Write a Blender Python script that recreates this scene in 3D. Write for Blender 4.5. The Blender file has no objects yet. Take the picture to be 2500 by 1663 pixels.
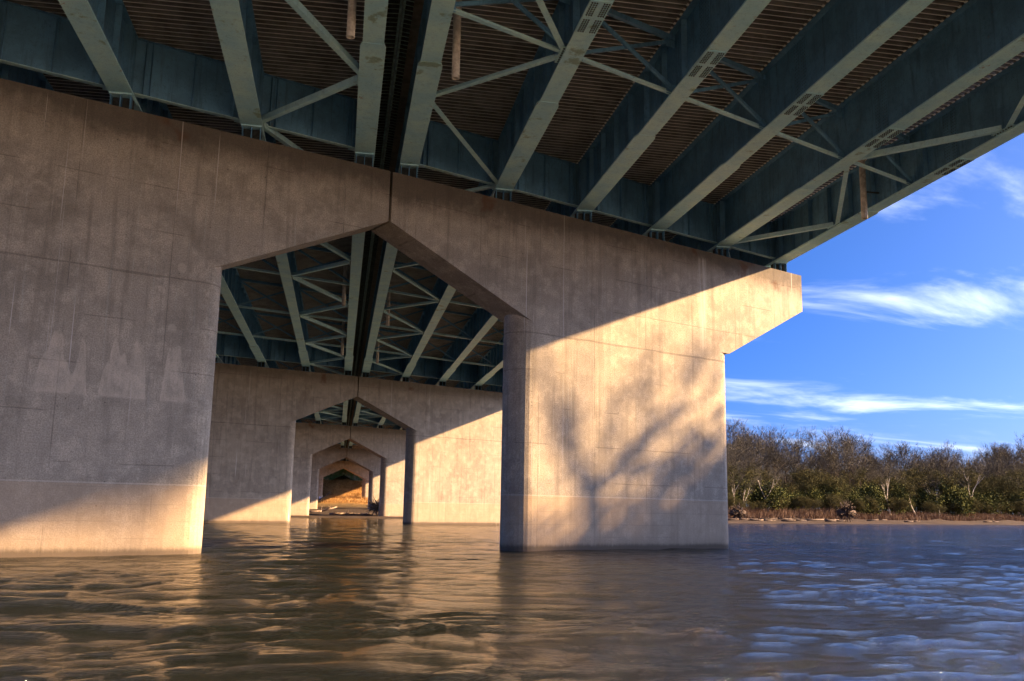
import bpy, math, random
import numpy as np
from mathutils import Vector, Matrix, Euler
random.seed(7)
R = math.radians
sc = bpy.context.scene
COL = sc.collection

# ------------------------------------------------------------------ camera
cam_d = bpy.data.cameras.new('camera'); cam = bpy.data.objects.new('camera', cam_d); COL.objects.link(cam)
cam_d.sensor_width = 36.0; cam_d.lens = 36.0 * 2309.72 / 2500; cam_d.clip_start = .1; cam_d.clip_end = 12000
yaw, pit, rol = R(10.1046), R(10.1485), R(1.0264)
Fv = Vector((math.sin(yaw)*math.cos(pit), math.cos(yaw)*math.cos(pit), math.sin(pit)))
Rv = Vector((math.cos(yaw), -math.sin(yaw), 0)); Uv = Rv.cross(Fv)
R2 = math.cos(rol)*Rv + math.sin(rol)*Uv; U2 = -math.sin(rol)*Rv + math.cos(rol)*Uv
m = Matrix((R2, U2, -Fv)).transposed().to_4x4(); m.translation = (-1.1446, -28.191, 1.28)
cam.matrix_world = m
sc.camera = cam

# ------------------------------------------------------------------ world, sun, exposure
SUN_AZ, SUN_EL = R(-3.0), R(23.6)            # azimuth from +X, counter-clockwise
w = bpy.data.worlds.new('World'); sc.world = w; w.use_nodes = True
nt = w.node_tree; nt.nodes.clear()
wo = nt.nodes.new('ShaderNodeOutputWorld'); bg = nt.nodes.new('ShaderNodeBackground')
sky = nt.nodes.new('ShaderNodeTexSky'); sky.sky_type = 'NISHITA'; sky.sun_disc = False
sky.sun_elevation = SUN_EL; sky.sun_rotation = R(90) - SUN_AZ
sky.air_density = .45; sky.dust_density = 9.0; sky.ozone_density = 6.0; sky.altitude = 1500
bg.inputs['Strength'].default_value = .05
nt.links.new(bg.outputs[0], wo.inputs[0])
def wn(t): return nt.nodes.new(t)
hs = wn('ShaderNodeHueSaturation'); hs.inputs['Saturation'].default_value = 1.2
tint = wn('ShaderNodeMix'); tint.data_type = 'RGBA'; tint.blend_type = 'MULTIPLY'; tint.inputs[0].default_value = 1; tint.inputs[7].default_value = (.41, .43, .50, 1)
nt.links.new(sky.outputs[0], tint.inputs[6]); nt.links.new(tint.outputs[2], hs.inputs['Color'])
tc = wn('ShaderNodeTexCoord'); sx = wn('ShaderNodeSeparateXYZ'); nt.links.new(tc.outputs['Generated'], sx.inputs[0])
za = wn('ShaderNodeMath'); za.operation = 'MAXIMUM'; za.inputs[1].default_value = .03; nt.links.new(sx.outputs[2], za.inputs[0])
zb = wn('ShaderNodeMath'); zb.operation = 'ADD'; zb.inputs[1].default_value = .12; nt.links.new(za.outputs[0], zb.inputs[0])
cx = wn('ShaderNodeMath'); cx.operation = 'DIVIDE'; nt.links.new(sx.outputs[0], cx.inputs[0]); nt.links.new(zb.outputs[0], cx.inputs[1])
cy = wn('ShaderNodeMath'); cy.operation = 'DIVIDE'; nt.links.new(sx.outputs[1], cy.inputs[0]); nt.links.new(zb.outputs[0], cy.inputs[1])
cb = wn('ShaderNodeCombineXYZ'); nt.links.new(cx.outputs[0], cb.inputs[0]); nt.links.new(cy.outputs[0], cb.inputs[1])
mp = wn('ShaderNodeMapping'); mp.inputs['Rotation'].default_value = (0, 0, R(-28)); mp.inputs['Scale'].default_value = (.8, 1.5, 1); mp.inputs['Location'].default_value = (3.1, 1.7, 0)
nt.links.new(cb.outputs[0], mp.inputs[0])
cn = wn('ShaderNodeTexNoise'); cn.inputs['Scale'].default_value = 1.3; cn.inputs['Detail'].default_value = 9; cn.inputs['Roughness'].default_value = .58; cn.inputs['Distortion'].default_value = .6
nt.links.new(mp.outputs[0], cn.inputs[0])
cr = wn('ShaderNodeMapRange'); cr.interpolation_type = 'SMOOTHSTEP'
cr.inputs[1].default_value = .48; cr.inputs[2].default_value = .84; cr.inputs[3].default_value = 0; cr.inputs[4].default_value = .48
nt.links.new(cn.outputs[0], cr.inputs[0])
cm = wn('ShaderNodeMix'); cm.data_type = 'RGBA'; cm.inputs[7].default_value = (5.2, 5.4, 5.8, 1)
nt.links.new(cr.outputs[0], cm.inputs[0]); nt.links.new(hs.outputs[0], cm.inputs[6]); nt.links.new(cm.outputs[2], bg.inputs[0])

sd = bpy.data.lights.new('sun', 'SUN'); so = bpy.data.objects.new('sun', sd); COL.objects.link(so)
sd.energy = 2.0; sd.angle = R(1.0); sd.color = (1.0, .655, .345)
sv = Vector((math.cos(SUN_AZ)*math.cos(SUN_EL), math.sin(SUN_AZ)*math.cos(SUN_EL), math.sin(SUN_EL)))
so.rotation_euler = sv.to_track_quat('Z', 'Y').to_euler(); so.location = (60, 5, 40)
vs = sc.view_settings; vs.view_transform = 'Standard'; vs.look = 'None'; vs.gamma = 1; vs.use_curve_mapping = False; vs.exposure = 3.55
sc.cycles.max_bounces = 12; sc.cycles.diffuse_bounces = 9; sc.cycles.glossy_bounces = 4
sc.cycles.sample_clamp_indirect = 6

# ------------------------------------------------------------------ helpers
def tag(o, label=None, cat=None, group=None, kind=None):
    if label: o['label'] = label
    if cat: o['category'] = cat
    if group: o['group'] = group
    if kind: o['kind'] = kind
    return o
def empty(name, loc=(0, 0, 0), rz=0, **k):
    o = bpy.data.objects.new(name, None); COL.objects.link(o); o.location = loc; o.rotation_euler = (0, 0, rz)
    return tag(o, **k)
def link(name, me, parent=None, loc=None, rot=None, scale=None, **k):
    o = bpy.data.objects.new(name, me); COL.objects.link(o)
    if parent: o.parent = parent
    if loc is not None: o.location = loc
    if rot is not None: o.rotation_euler = rot
    if scale is not None: o.scale = scale
    return tag(o, **k)
class MB:
    def __init__(s): s.v = []; s.f = []; s.m = []
    def quad(s, a, b, c, d, mi=0):
        i = len(s.v); s.v += [tuple(a), tuple(b), tuple(c), tuple(d)]; s.f.append((i, i+1, i+2, i+3)); s.m.append(mi)
    def hexa(s, p, mi=0):       # p: 4 bottom (ccw from above), 4 top
        i = len(s.v); s.v += [tuple(q) for q in p]
        for q in ((3, 2, 1, 0), (4, 5, 6, 7), (0, 1, 5, 4), (1, 2, 6, 5), (2, 3, 7, 6), (3, 0, 4, 7)):
            s.f.append(tuple(i+j for j in q)); s.m.append(mi)
    def box(s, x0, x1, y0, y1, z0, z1, mi=0):
        s.hexa([(x0, y0, z0), (x1, y0, z0), (x1, y1, z0), (x0, y1, z0), (x0, y0, z1), (x1, y0, z1), (x1, y1, z1), (x0, y1, z1)], mi)
    def beam(s, p, q, wd, ht, mi=0, up=(0, 0, 1)):   # rectangular bar, section wd sideways, ht along 'up'
        p = Vector(p); q = Vector(q); d = (q-p).normalized(); side = d.cross(Vector(up)).normalized(); u = side.cross(d)
        a = side*wd/2; b = u*ht/2
        s.hexa([p-a-b, p+a-b, q+a-b, q-a-b, p-a+b, p+a+b, q+a+b, q-a+b], mi)
    def angle(s, p, q, wd, ht, t=.014, mi=0, flip=1): # L section: a flange wd wide below, a leg ht tall on one side
        p = Vector(p); q = Vector(q); d = (q-p).normalized(); side = d.cross(Vector((0, 0, 1))).normalized(); u = side.cross(d)
        s.beam(p, q, wd, t, mi)
        o = side*(flip*(wd/2-t/2)) + u*(ht/2+t/2)
        s.beam(p+o, q+o, t, ht, mi)
    def tube(s, p, q, r0, r1, n=8, mi=0, cap=True):
        p = Vector(p); q = Vector(q); d = (q-p)
        if d.length < 1e-6: return
        d.normalize(); a = d.orthogonal().normalized(); b = d.cross(a); i = len(s.v)
        for c, r in ((p, r0), (q, r1)):
            for k in range(n):
                t = 2*math.pi*k/n; s.v.append(tuple(c + a*math.cos(t)*r + b*math.sin(t)*r))
        for k in range(n):
            s.f.append((i+k, i+(k+1) % n, i+n+(k+1) % n, i+n+k)); s.m.append(mi)
        if cap:
            s.f.append(tuple(i+k for k in range(n-1, -1, -1))); s.f.append(tuple(i+n+k for k in range(n))); s.m += [mi, mi]
    def mesh(s, name, mats, smooth=False):
        me = bpy.data.meshes.new(name); me.from_pydata(s.v, [], s.f)
        for x in (mats if isinstance(mats, (list, tuple)) else [mats]): me.materials.append(x)
        me.polygons.foreach_set('material_index', s.m)
        if smooth: me.polygons.foreach_set('use_smooth', [True]*len(s.f))
        me.update(); return me
    def build(s, name, mats, parent=None, smooth=False, **k):
        return link(name, s.mesh(name, mats, smooth), parent, **k)

# --- node expression helper
class E:
    def __init__(s, nt, sock): s.nt = nt; s.s = sock
    def _op(s, op, o, rev=False, c=False):
        n = s.nt.nodes.new('ShaderNodeMath'); n.operation = op; n.use_clamp = c
        a, b = (o, s) if rev else (s, o)
        for i, x in enumerate((a, b)):
            if x is None: continue
            if isinstance(x, E): s.nt.links.new(x.s, n.inputs[i])
            else: n.inputs[i].default_value = x
        return E(s.nt, n.outputs[0])
    def __add__(s, o): return s._op('ADD', o)
    __radd__ = __add__
    def __mul__(s, o): return s._op('MULTIPLY', o)
    __rmul__ = __mul__
    def __sub__(s, o): return s._op('SUBTRACT', o)
    def __rsub__(s, o): return s._op('SUBTRACT', o, True)
    def __truediv__(s, o): return s._op('DIVIDE', o)
    def pow(s, o): return s._op('POWER', o)
    def abs(s): return s._op('ABSOLUTE', None)
    def frac(s): return s._op('FRACT', None)
    def max(s, o): return s._op('MAXIMUM', o)
    def min(s, o): return s._op('MINIMUM', o)
    def lt(s, o): return s._op('LESS_THAN', o)
    def step(s, a, b, lo=0., hi=1.):
        n = s.nt.nodes.new('ShaderNodeMapRange'); n.interpolation_type = 'SMOOTHSTEP'
        s.nt.links.new(s.s, n.inputs[0])
        for i, x in zip((1, 2, 3, 4), (a, b, lo, hi)):
            if isinstance(x, E): s.nt.links.new(x.s, n.inputs[i])
            else: n.inputs[i].default_value = x
        return E(s.nt, n.outputs[0])
class Mat:
    def __init__(s, name, rough=.8, spec=.3, metallic=0):
        s.m = bpy.data.materials.new(name); s.m.use_nodes = True; s.nt = s.m.node_tree
        s.b = s.nt.nodes['Principled BSDF']; s.b.inputs['Roughness'].default_value = rough
        s.b.inputs['Specular IOR Level'].default_value = spec; s.b.inputs['Metallic'].default_value = metallic
        s.tc = s.nt.nodes.new('ShaderNodeTexCoord')
        s.oi = s.nt.nodes.new('ShaderNodeObjectInfo')
    def coord(s, which='Object', scale=(1, 1, 1), loc=(0, 0, 0), rnd=0):
        n = s.nt.nodes.new('ShaderNodeMapping'); s.nt.links.new(s.tc.outputs[which], n.inputs[0])
        n.inputs['Scale'].default_value = scale; n.inputs['Location'].default_value = loc
        if rnd:
            v = s.nt.nodes.new('ShaderNodeMath'); v.operation = 'MULTIPLY'; v.inputs[1].default_value = rnd
            s.nt.links.new(s.oi.outputs['Random'], v.inputs[0])
            a = s.nt.nodes.new('ShaderNodeVectorMath'); a.operation = 'ADD'
            s.nt.links.new(n.outputs[0], a.inputs[0]); s.nt.links.new(v.outputs[0], a.inputs[1]); return a.outputs[0]
        return n.outputs[0]
    def xyz(s, which='Object'):
        n = s.nt.nodes.new('ShaderNodeSeparateXYZ'); s.nt.links.new(s.tc.outputs[which], n.inputs[0])
        return [E(s.nt, o) for o in n.outputs]
    def noise(s, vec, scale=1, detail=4, rough=.5, dist=0):
        n = s.nt.nodes.new('ShaderNodeTexNoise'); n.inputs['Scale'].default_value = scale; n.inputs['Detail'].default_value = detail
        n.inputs['Roughness'].default_value = rough; n.inputs['Distortion'].default_value = dist
        s.nt.links.new(vec, n.inputs['Vector']); return E(s.nt, n.outputs[0])
    def voro(s, vec, scale=1, out=0, rand=1):
        n = s.nt.nodes.new('ShaderNodeTexVoronoi'); n.inputs['Scale'].default_value = scale; n.inputs['Randomness'].default_value = rand
        s.nt.links.new(vec, n.inputs['Vector']); return n.outputs[out]
    def mix(s, f, a, b):
        n = s.nt.nodes.new('ShaderNodeMix'); n.data_type = 'RGBA'
        for i, x in ((0, f), (6, a), (7, b)):
            if isinstance(x, E): s.nt.links.new(x.s, n.inputs[i])
            elif isinstance(x, bpy.types.NodeSocket): s.nt.links.new(x, n.inputs[i])
            elif isinstance(x, (tuple, list)): n.inputs[i].default_value = (*x, 1) if len(x) == 3 else x
            else: n.inputs[i].default_value = x
        return n.outputs[2]
    def color(s, c):
        if isinstance(c, (tuple, list)): s.b.inputs['Base Color'].default_value = (*c, 1)
        else: s.nt.links.new(c, s.b.inputs['Base Color'])
        return s
    def bump(s, h, strength=.3, dist=.02):
        n = s.nt.nodes.new('ShaderNodeBump'); n.inputs['Strength'].default_value = strength; n.inputs['Distance'].default_value = dist
        s.nt.links.new(h.s, n.inputs['Height']); s.nt.links.new(n.outputs[0], s.b.inputs['Normal']); return s

# ------------------------------------------------------------------ materials
def concrete(name, c1, c2, grime=.8, peaks=0., splash=0., green=0.):
    M = Mat(name, .88, .2)
    u, n, z = M.xyz()
    big = M.noise(M.coord(rnd=9), .45, 5, .6)
    med = M.noise(M.coord(rnd=5), 2.2, 6, .65)
    fine = M.noise(M.coord(), 28, 5, .75)
    gritt = M.noise(M.coord(), 75, 2, .6)
    streak = M.noise(M.coord(scale=(3.2, 3.2, .16), rnd=7), 1.3, 7, .68)
    streakf = M.noise(M.coord(scale=(11, 11, .3), rnd=3), 1.2, 4, .6)
    col = M.mix(big.step(.3, .7), c1, c2)
    col = M.mix(med.step(.44, .66, 0, .7), col, tuple(x*1.28 for x in c2))
    bl = M.noise(M.coord(rnd=12), 1.1, 8, .72)
    col = M.mix(bl.step(.50, .66, 0, .42), col, tuple(x*.55 for x in c1))
    col = M.mix(streak.step(.48, .72, 0, .55), col, tuple(x*.48 for x in c1))
    col = M.mix(streakf.step(.58, .75, 0, .38)*z.step(2., 5.), col, tuple(min(.6, x*1.5) for x in c2))
    col = M.mix((fine.step(.38, .60)*-1+1)*.62, col, tuple(x*.5 for x in c1))
    col = M.mix(gritt.step(.52, .70, 0, .38), col, tuple(min(.7, x*1.7) for x in c2))
    # bug holes
    pv = M.nt.nodes.new('ShaderNodeTexVoronoi'); pv.inputs['Scale'].default_value = 6.5
    M.nt.links.new(M.coord(), pv.inputs['Vector'])
    prob = M.nt.nodes.new('ShaderNodeSeparateColor'); M.nt.links.new(pv.outputs['Color'], prob.inputs[0])
    rad = E(M.nt, prob.outputs[0])*.14
    hole = E(M.nt, pv.outputs['Distance']).lt(rad)*E(M.nt, prob.outputs[1]).lt(.5)*M.noise(M.coord(), .7, 2).step(.4, .55)
    col = M.mix(hole*.62, col, (.05, .04, .03))
    # form joints
    wob = M.noise(M.coord(), .8, 3)*.05
    brk = M.noise(M.coord(rnd=4), .55, 3).step(.44, .56)
    vj = ((u/2.44+.12).frac()-.5+wob*.12).abs().lt(.006)*brk
    hj = ((z+wob)-7.17).abs().lt(.022)
    hj2 = ((z+wob)/1.22-.35).frac()._op('SUBTRACT', .5).abs().lt(.011)*M.noise(M.coord(scale=(1, 1, .8), rnd=6), .5, 2).step(.5, .56)*z.step(1.9, 2.)
    j = vj.max(hj).max(hj2)
    col = M.mix(j*.42, col, tuple(x*.3 for x in c1))
    # grime under the cap top
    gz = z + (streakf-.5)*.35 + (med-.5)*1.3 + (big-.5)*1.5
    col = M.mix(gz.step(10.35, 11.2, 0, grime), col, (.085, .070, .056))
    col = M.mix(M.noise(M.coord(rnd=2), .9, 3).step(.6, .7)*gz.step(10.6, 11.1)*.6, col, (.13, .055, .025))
    # flood band at the foot
    band = (z+wob*.6).step(1.74, 1.76, 1, 0)
    col = M.mix(band*.45, col, (c2[0]*1.02, c2[1]*.86, c2[2]*.70))
    col = M.mix((z-1.76).abs().lt(.018)*.35, col, tuple(x*1.5 for x in c2))
    col = M.mix(((z+wob)/.42).frac().lt(.06)*band*M.noise(M.coord(scale=(.4, 1, 3)), 1., 2).step(.45, .6)*.25, col, tuple(x*.6 for x in c1))
    col = M.mix((z+(streakf-.5)*.10+(med-.5)*.12).step(.08, .24, .85, 0), col, (.070, .048, .032))
    col = M.mix((z+(streakf-.5)*.3).step(.1, .5, .3, 0), col, tuple(x*.5 for x in c1))
    # single drip lines
    drip = M.noise(M.coord(scale=(9, .1, .05), rnd=8), 1.7, 2).step(.70, .715)*M.noise(M.coord(scale=(1, 1, .4), rnd=1), .6, 2).step(.5, .6)
    col = M.mix(drip*.65, col, (.75, .70, .62))
    if peaks:
        pk = M.noise(M.coord(scale=(2.1, .01, .01), loc=(1.3, 0, 0)), 1.0, 1, .4).step(.36, .62)*1.55 + M.noise(M.coord(scale=(8, .01, .05)), 1, 2)*.25
        inb = ((pk+3.75)-z).step(0, .12)*z.step(3.84, 3.92)*u.step(-9.6, -9.2)*u.step(-5.9, -5.5, 1, 0)
        inb = inb*M.noise(M.coord(scale=(1, 1, .5)), 4, 5, .7).step(.25, .65)
        col = M.mix(inb*peaks, col, tuple(x*1.45 for x in c2))
        sp = M.voro(M.coord(scale=(1, 1, 1)), 1.9)
        spl = (E(M.nt, sp)+M.noise(M.coord(), 3, 3)*.3).step(.40, .43, 1, 0)*u.step(-7.6, -7.2)*u.step(-5.8, -5.6, 1, 0)*z.step(5.6, 5.8)*z.step(7.6, 7.8, 1, 0)
        col = M.mix(spl*.22, col, tuple(x*1.6 for x in c2))
    if splash:   # white run-off strip on the outer column
        st = (u+wob-13.75).abs().step(.10, .30, 1, 0)*M.noise(M.coord(scale=(16, 1, .22)), 1, 4).step(.42, .56)*z.step(7., 8.5)*z.step(11.2, 11.0)
        col = M.mix(st*splash, col, (.66, .60, .50))
    if green:
        col = M.mix(M.noise(M.coord(), .5, 4).step(.35, .55, 0, green), col, (.03, .09, .03))
    M.color(col)
    M.bump(fine*.5+gritt*.3+med*.8-hole*2.2-j*2.+streakf*.3, .55, .016)
    return M.m
mConL = concrete('weathered_concrete_with_mineral_runs', (.38, .318, .245), (.53, .44, .335), .8, .48)
mConR = concrete('weathered_concrete_with_white_streak', (.38, .315, .245), (.53, .44, .335), .8, 0, .6)
mCon = concrete('weathered_concrete', (.31, .252, .19), (.44, .36, .268), .55)
mConG = concrete('green_tinted_concrete', (.16, .17, .12), (.2, .22, .15), .5, green=.9)  # darker concrete with green patches
def steel(name, base, var=1., rust=.5, moss=.0):
    M = Mat(name, .52, .4)
    n1 = M.noise(M.coord(rnd=6), 1.1, 6, .62); n2 = M.noise(M.coord(rnd=3), 9, 6, .7); n3 = M.noise(M.coord(), 42, 3, .7)
    dr = M.noise(M.coord(scale=(5, 5, .5), rnd=8), 1.2, 5, .65)
    col = M.mix(n1.step(.35, .68), tuple(x*.80 for x in base), tuple(min(.8, x*1.15) for x in base))
    col = M.mix(dr.step(.5, .72, 0, .5*var), col, tuple(x*.35 for x in base))
    col = M.mix(n2.step(.52, .72, 0, .6), col, tuple(x*.55 for x in base))
    col = M.mix(n3.step(.60, .68, 0, .6), col, (.03, .03, .028))
    col = M.mix(n3.step(.40, .30, 0, .35), col, tuple(min(.85, x*1.5) for x in base))
    rs = M.noise(M.coord(rnd=11), 2.3, 7, .72)
    col = M.mix(rs.step(.64, .70, 0, rust), col, (.26, .10, .035))
    if moss:
        mo = M.noise(M.coord(rnd=17), .8, 6, .7)
        col = M.mix(mo.step(.60, .66, 0, moss), col, (.16, .20, .07))
    M.color(col).bump(n2*.5+n3*.3, .25, .006)
    M.nt.links.new(n2.step(.3, .7, .42, .7).s, M.b.inputs['Roughness'])
    return M.m
mWeb = steel('shaded_blue_grey_paint_web', (.13, .31, .50), 1.2, .25)  # the steel paint, darkened to carry the shade on the webs
mFl = steel('lit_green_grey_paint_flange', (.46, .84, .98), .35, .7, .6)  # the same paint, lightened as if lit from below
mBr = steel('lit_grey_paint_brace', (.46, .80, .95), .5, .5, .3)  # brace paint, lightened for light from below like the flanges
mDark = steel('dark_bolt_paint', (.05, .065, .075), .5, .6)
mRust = steel('rusty_paint', (.26, .30, .28), .8, .95)
def simple(name, c, c2=None, scale=3, rough=.8, bump=.2, spec=.3):
    M = Mat(name, rough, spec); n = M.noise(M.coord(rnd=7), scale, 6, .65)
    M.color(M.mix(n.step(.35, .65), c, c2 or tuple(x*.6 for x in c))).bump(n, bump, .02); return M.m
mTrough = simple('shaded_form_sheet', (.25, .25, .25), (.12, .12, .12), 1.1, .9, 0)  # form sheet with the shade of the troughs put into its colour
mRib = simple('lit_galvanised_rib', (.92, .90, .86), (.82, .80, .74), 1.3, .5, spec=.6)  # same sheet, lightened where water bounce would catch the rib bottoms
mSlab = simple('deck_concrete', (.26, .24, .21))
mPipe = simple('stained_drain_pipe', (.70, .66, .60), (.42, .38, .33), 5, .6)
mDarkGap = simple('dark_joint_steel', (.07, .08, .08), (.03, .035, .035), 5)  # near-black steel for the joint troughs and bearing rockers
mGrate = simple('teal_joint_bar', (.45, .62, .58), (.25, .34, .33), 5)  # paler teal steel for the joint bars and beams

# ------------------------------------------------------------------ setting: water and land
S = R(25.2664); CS, SN = math.cos(S), math.sin(S)
SPAN = 47.6
def shore_far(X):       # Y of the far waterline
    return np.interp(X, [-600, -120, -30, 30, 52, 143, 330, 900], [40, 66, 80, 90, 97, 158, 290, 560])
def vnoise(x, y, seed=0):
    xi = np.floor(x).astype(int); yi = np.floor(y).astype(int); xf = x-xi; yf = y-yi
    def h(a, b):
        t = np.sin(a*127.1+b*311.7+seed*74.7)*43758.5453; return t-np.floor(t)
    u = xf*xf*(3-2*xf); v = yf*yf*(3-2*yf)
    return (h(xi, yi)*(1-u)+h(xi+1, yi)*u)*(1-v)+(h(xi, yi+1)*(1-u)+h(xi+1, yi+1)*u)*v
def land(X, Y):
    X = np.asarray(X, float); Y = np.asarray(Y, float)
    d = Y - shore_far(X) + (vnoise(X*.12, Y*.12, 1)-.5)*7 + (vnoise(X*.5, Y*.5, 2)-.5)*1.6
    z = np.interp(d, [-40, -2, 0, 5, 14, 17, 24, 60, 400], [-4, -.35, 0, .28, .75, 1.35, 2.1, 2.9, 5])
    # near right bank, out of the frame to the right
    dn = (X-36) - np.maximum(0, Y-6)*1.05 + (vnoise(X*.1, Y*.1, 5)-.5)*3
    dn = np.where(Y > 60, -50, dn)
    zn = np.interp(dn, [-15, 0, 4, 8, 40], [-4, 0, 1.2, 2.6, 3.5])
    z = np.maximum(z, zn)
    # unseen pale sand bank behind the camera, added to bounce light
    dc = -30.6-Y+(vnoise(X*.3, Y*.3, 6)-.5)*1.2
    z = np.maximum(z, np.interp(dc, [-6, 0, 3, 9, 30], [-4, 0, .25, .9, 1.6]))
    # embankment that carries the far end of the bridge
    e = np.interp(Y, [150, 178, 192, 205, 232, 240, 250, 254], [0, .2, .6, 2.3, 8.2, 8.5, 8.8, 13.8])
    e = e + (vnoise(X*.35, Y*.35, 8)-.5)*.9*np.clip((Y-185)/15, 0, 1)*np.clip((236-Y)/10, 0, 1) + (vnoise(X*1.3, Y*1.3, 9)-.5)*.5*np.clip((Y-185)/15, 0, 1)*np.clip((236-Y)/10, 0, 1)
    side = np.clip(1-(np.abs(X)-24)/18, 0, 1)
    z = np.where((Y > 150) & (side > 0), np.maximum(z, e*side), z)
    # the bar under the bridge stays low
    bar = np.clip(1-(np.abs(X)-26)/14, 0, 1)*np.clip((190-Y)/8, 0, 1)
    lim = .10+np.clip((Y-95)/60, 0, 1)*1.0
    z = np.where((bar > 0) & (Y > 60), np.minimum(z, lim*bar+z*(1-bar)), z)
    z = z + (vnoise(X*.8, Y*.8, 3)-.5)*.10 + (vnoise(X*2.3, Y*2.3, 4)-.5)*.05
    return z
def gridmesh(name, xs, ys, zf, mat):
    X, Y = np.meshgrid(xs, ys); Z = zf(X, Y); nx, ny = len(xs), len(ys)
    co = np.stack([X, Y, Z], -1).reshape(-1, 3).astype(np.float32)
    i = (np.arange(ny-1)[:, None]*nx+np.arange(nx-1)[None]).reshape(-1)
    fc = np.stack([i, i+1, i+nx+1, i+nx], -1).astype(np.int32)
    me = bpy.data.meshes.new(name); me.vertices.add(len(co)); me.vertices.foreach_set('co', co.ravel())
    me.loops.add(fc.size); me.loops.foreach_set('vertex_index', fc.ravel())
    me.polygons.add(len(fc)); me.polygons.foreach_set('loop_start', np.arange(0, fc.size, 4, dtype=np.int32))
    me.polygons.foreach_set('use_smooth', np.ones(len(fc), bool)); me.materials.append(mat); me.update(calc_edges=True); me.validate()
    return me
def spaced(a, b, c, d0, g):   # samples from a to b, spacing d0 at c growing with distance
    r = [c]
    while r[-1] < b: r.append(r[-1]+d0+g*(r[-1]-c))
    l = [c]
    while l[-1] > a: l.append(l[-1]-d0-g*(c-l[-1]))
    return np.array(sorted(set(l[1:]+r)))

M = Mat('river_bank_soil', .95, .1)
x_, y_, z_ = M.xyz()
n1 = M.noise(M.coord(), .35, 6, .6); n2 = M.noise(M.coord(), 3.5, 6, .7)
c = M.mix(n1.step(.4, .6), (.070, .052, .040), (.048, .036, .028))
c = M.mix(n2.step(.5, .7, 0, .7), c, (.10, .065, .045))
c = M.mix((z_+(n1-.5)*1.4).step(1.1, 1.7), c, M.mix(n2.step(.4, .62), (.13, .085, .045), (.15, .11, .055)))
dry = (z_+(n1-.5)*1.).step(1.6, 2.4)*y_.step(170, 190)*(x_.abs()).step(30, 45, 1, 0)
c = M.mix(dry, c, M.mix(n2.step(.35, .65), (.48, .27, .09), (.22, .12, .045)))
c = M.mix(y_.step(-24, -22, 1, 0), c, M.mix(n2.step(.3, .7), (.58, .52, .43), (.46, .41, .33)))  # pale sand tone of the added bounce bank
M.color(c).bump(n2, .8, .15)
mLand = M.m
link('ground', gridmesh('ground', spaced(-900, 1500, 10, .55, .022), spaced(-80, 2500, 120, .8, .02), land, mLand), kind='structure')

M = Mat('river_water', .06, .5)
M.b.inputs['IOR'].default_value = 1.333
dn = M.noise(M.coord(scale=(.25, .6, 1)), .6, 3)
M.color(M.mix(dn, (.008, .011, .008), (.014, .015, .010)))
fl = M.nt.nodes.new('ShaderNodeMapping'); M.nt.links.new(M.tc.outputs['Object'], fl.inputs[0]); fl.inputs['Rotation'].default_value = (0, 0, R(-18)); fl.inputs['Scale'].default_value = (.6, 1.2, 1)
b1 = M.noise(fl.outputs[0], 1.5, 10, .72, .15); b2 = M.noise(fl.outputs[0], 5.0, 6, .68, .1); b3 = M.noise(fl.outputs[0], .22, 3, .5, .4); b4 = M.noise(fl.outputs[0], 15, 4, .65, .1)
M.bump(b1*.5+b2*.34+b4*.16, 1.0, .21)
mWater = M.m
rng = np.random.RandomState(5)
waves = []
for i in range(64):
    wl = .26*(5./.26)**(i/63.)
    a = R(-80)+rng.normal(0, .75); waves.append((2*math.pi/wl*math.cos(a), 2*math.pi/wl*math.sin(a), rng.rand()*6.28, .0040*wl*(1 if wl < 1.6 else (1.6/wl)**.6)*(.5+rng.rand())*(1.75 if wl < .75 else .9 if wl < 1.3 else .40), wl))
def wspace(d): return .055+.0048*d
def water_z(X, Y):
    dist = np.sqrt((X-2)**2*.7+(Y+24)**2)
    a1 = (vnoise(X*.45, Y*.45, 11)-.5); a2 = (vnoise(X*.45, Y*.45, 12)-.5); a3 = (vnoise(X*1.7, Y*1.7, 13)-.5); a4 = (vnoise(X*1.7, Y*1.7, 14)-.5)
    wx = X+a1*1.1+a3*.22; wy = Y+a2*1.1+a4*.22
    z = np.zeros_like(X); sp = wspace(dist)
    patch = .35+1.15*vnoise(X*.22+3, Y*.35, 15)*(.5+vnoise(X*.8, Y*1.1, 16))
    for kx, ky, ph, A, wl in waves:
        fade = np.clip((wl-2.6*sp)/(.8*wl), 0, 1)
        z += A*fade*np.sin(kx*wx+ky*wy+ph)*(patch if wl < 1.5 else 1)
    return z-.010
def axis(a, b, c, d0):
    o = []
    for sg_, lim in ((1, b-c), (-1, c-a)):
        t = 0; l = []
        while t < lim:
            t += d0+.0048*t if t < 60 else d0+.29+.045*(t-60); l.append(c+sg_*t)
        o += l
    return np.array(sorted(o+[c]))
link('water', gridmesh('water', axis(-1500, 2500, 2, .075), axis(-60, 3000, -22.5, .05), water_z, mWater), kind='structure')

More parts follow.
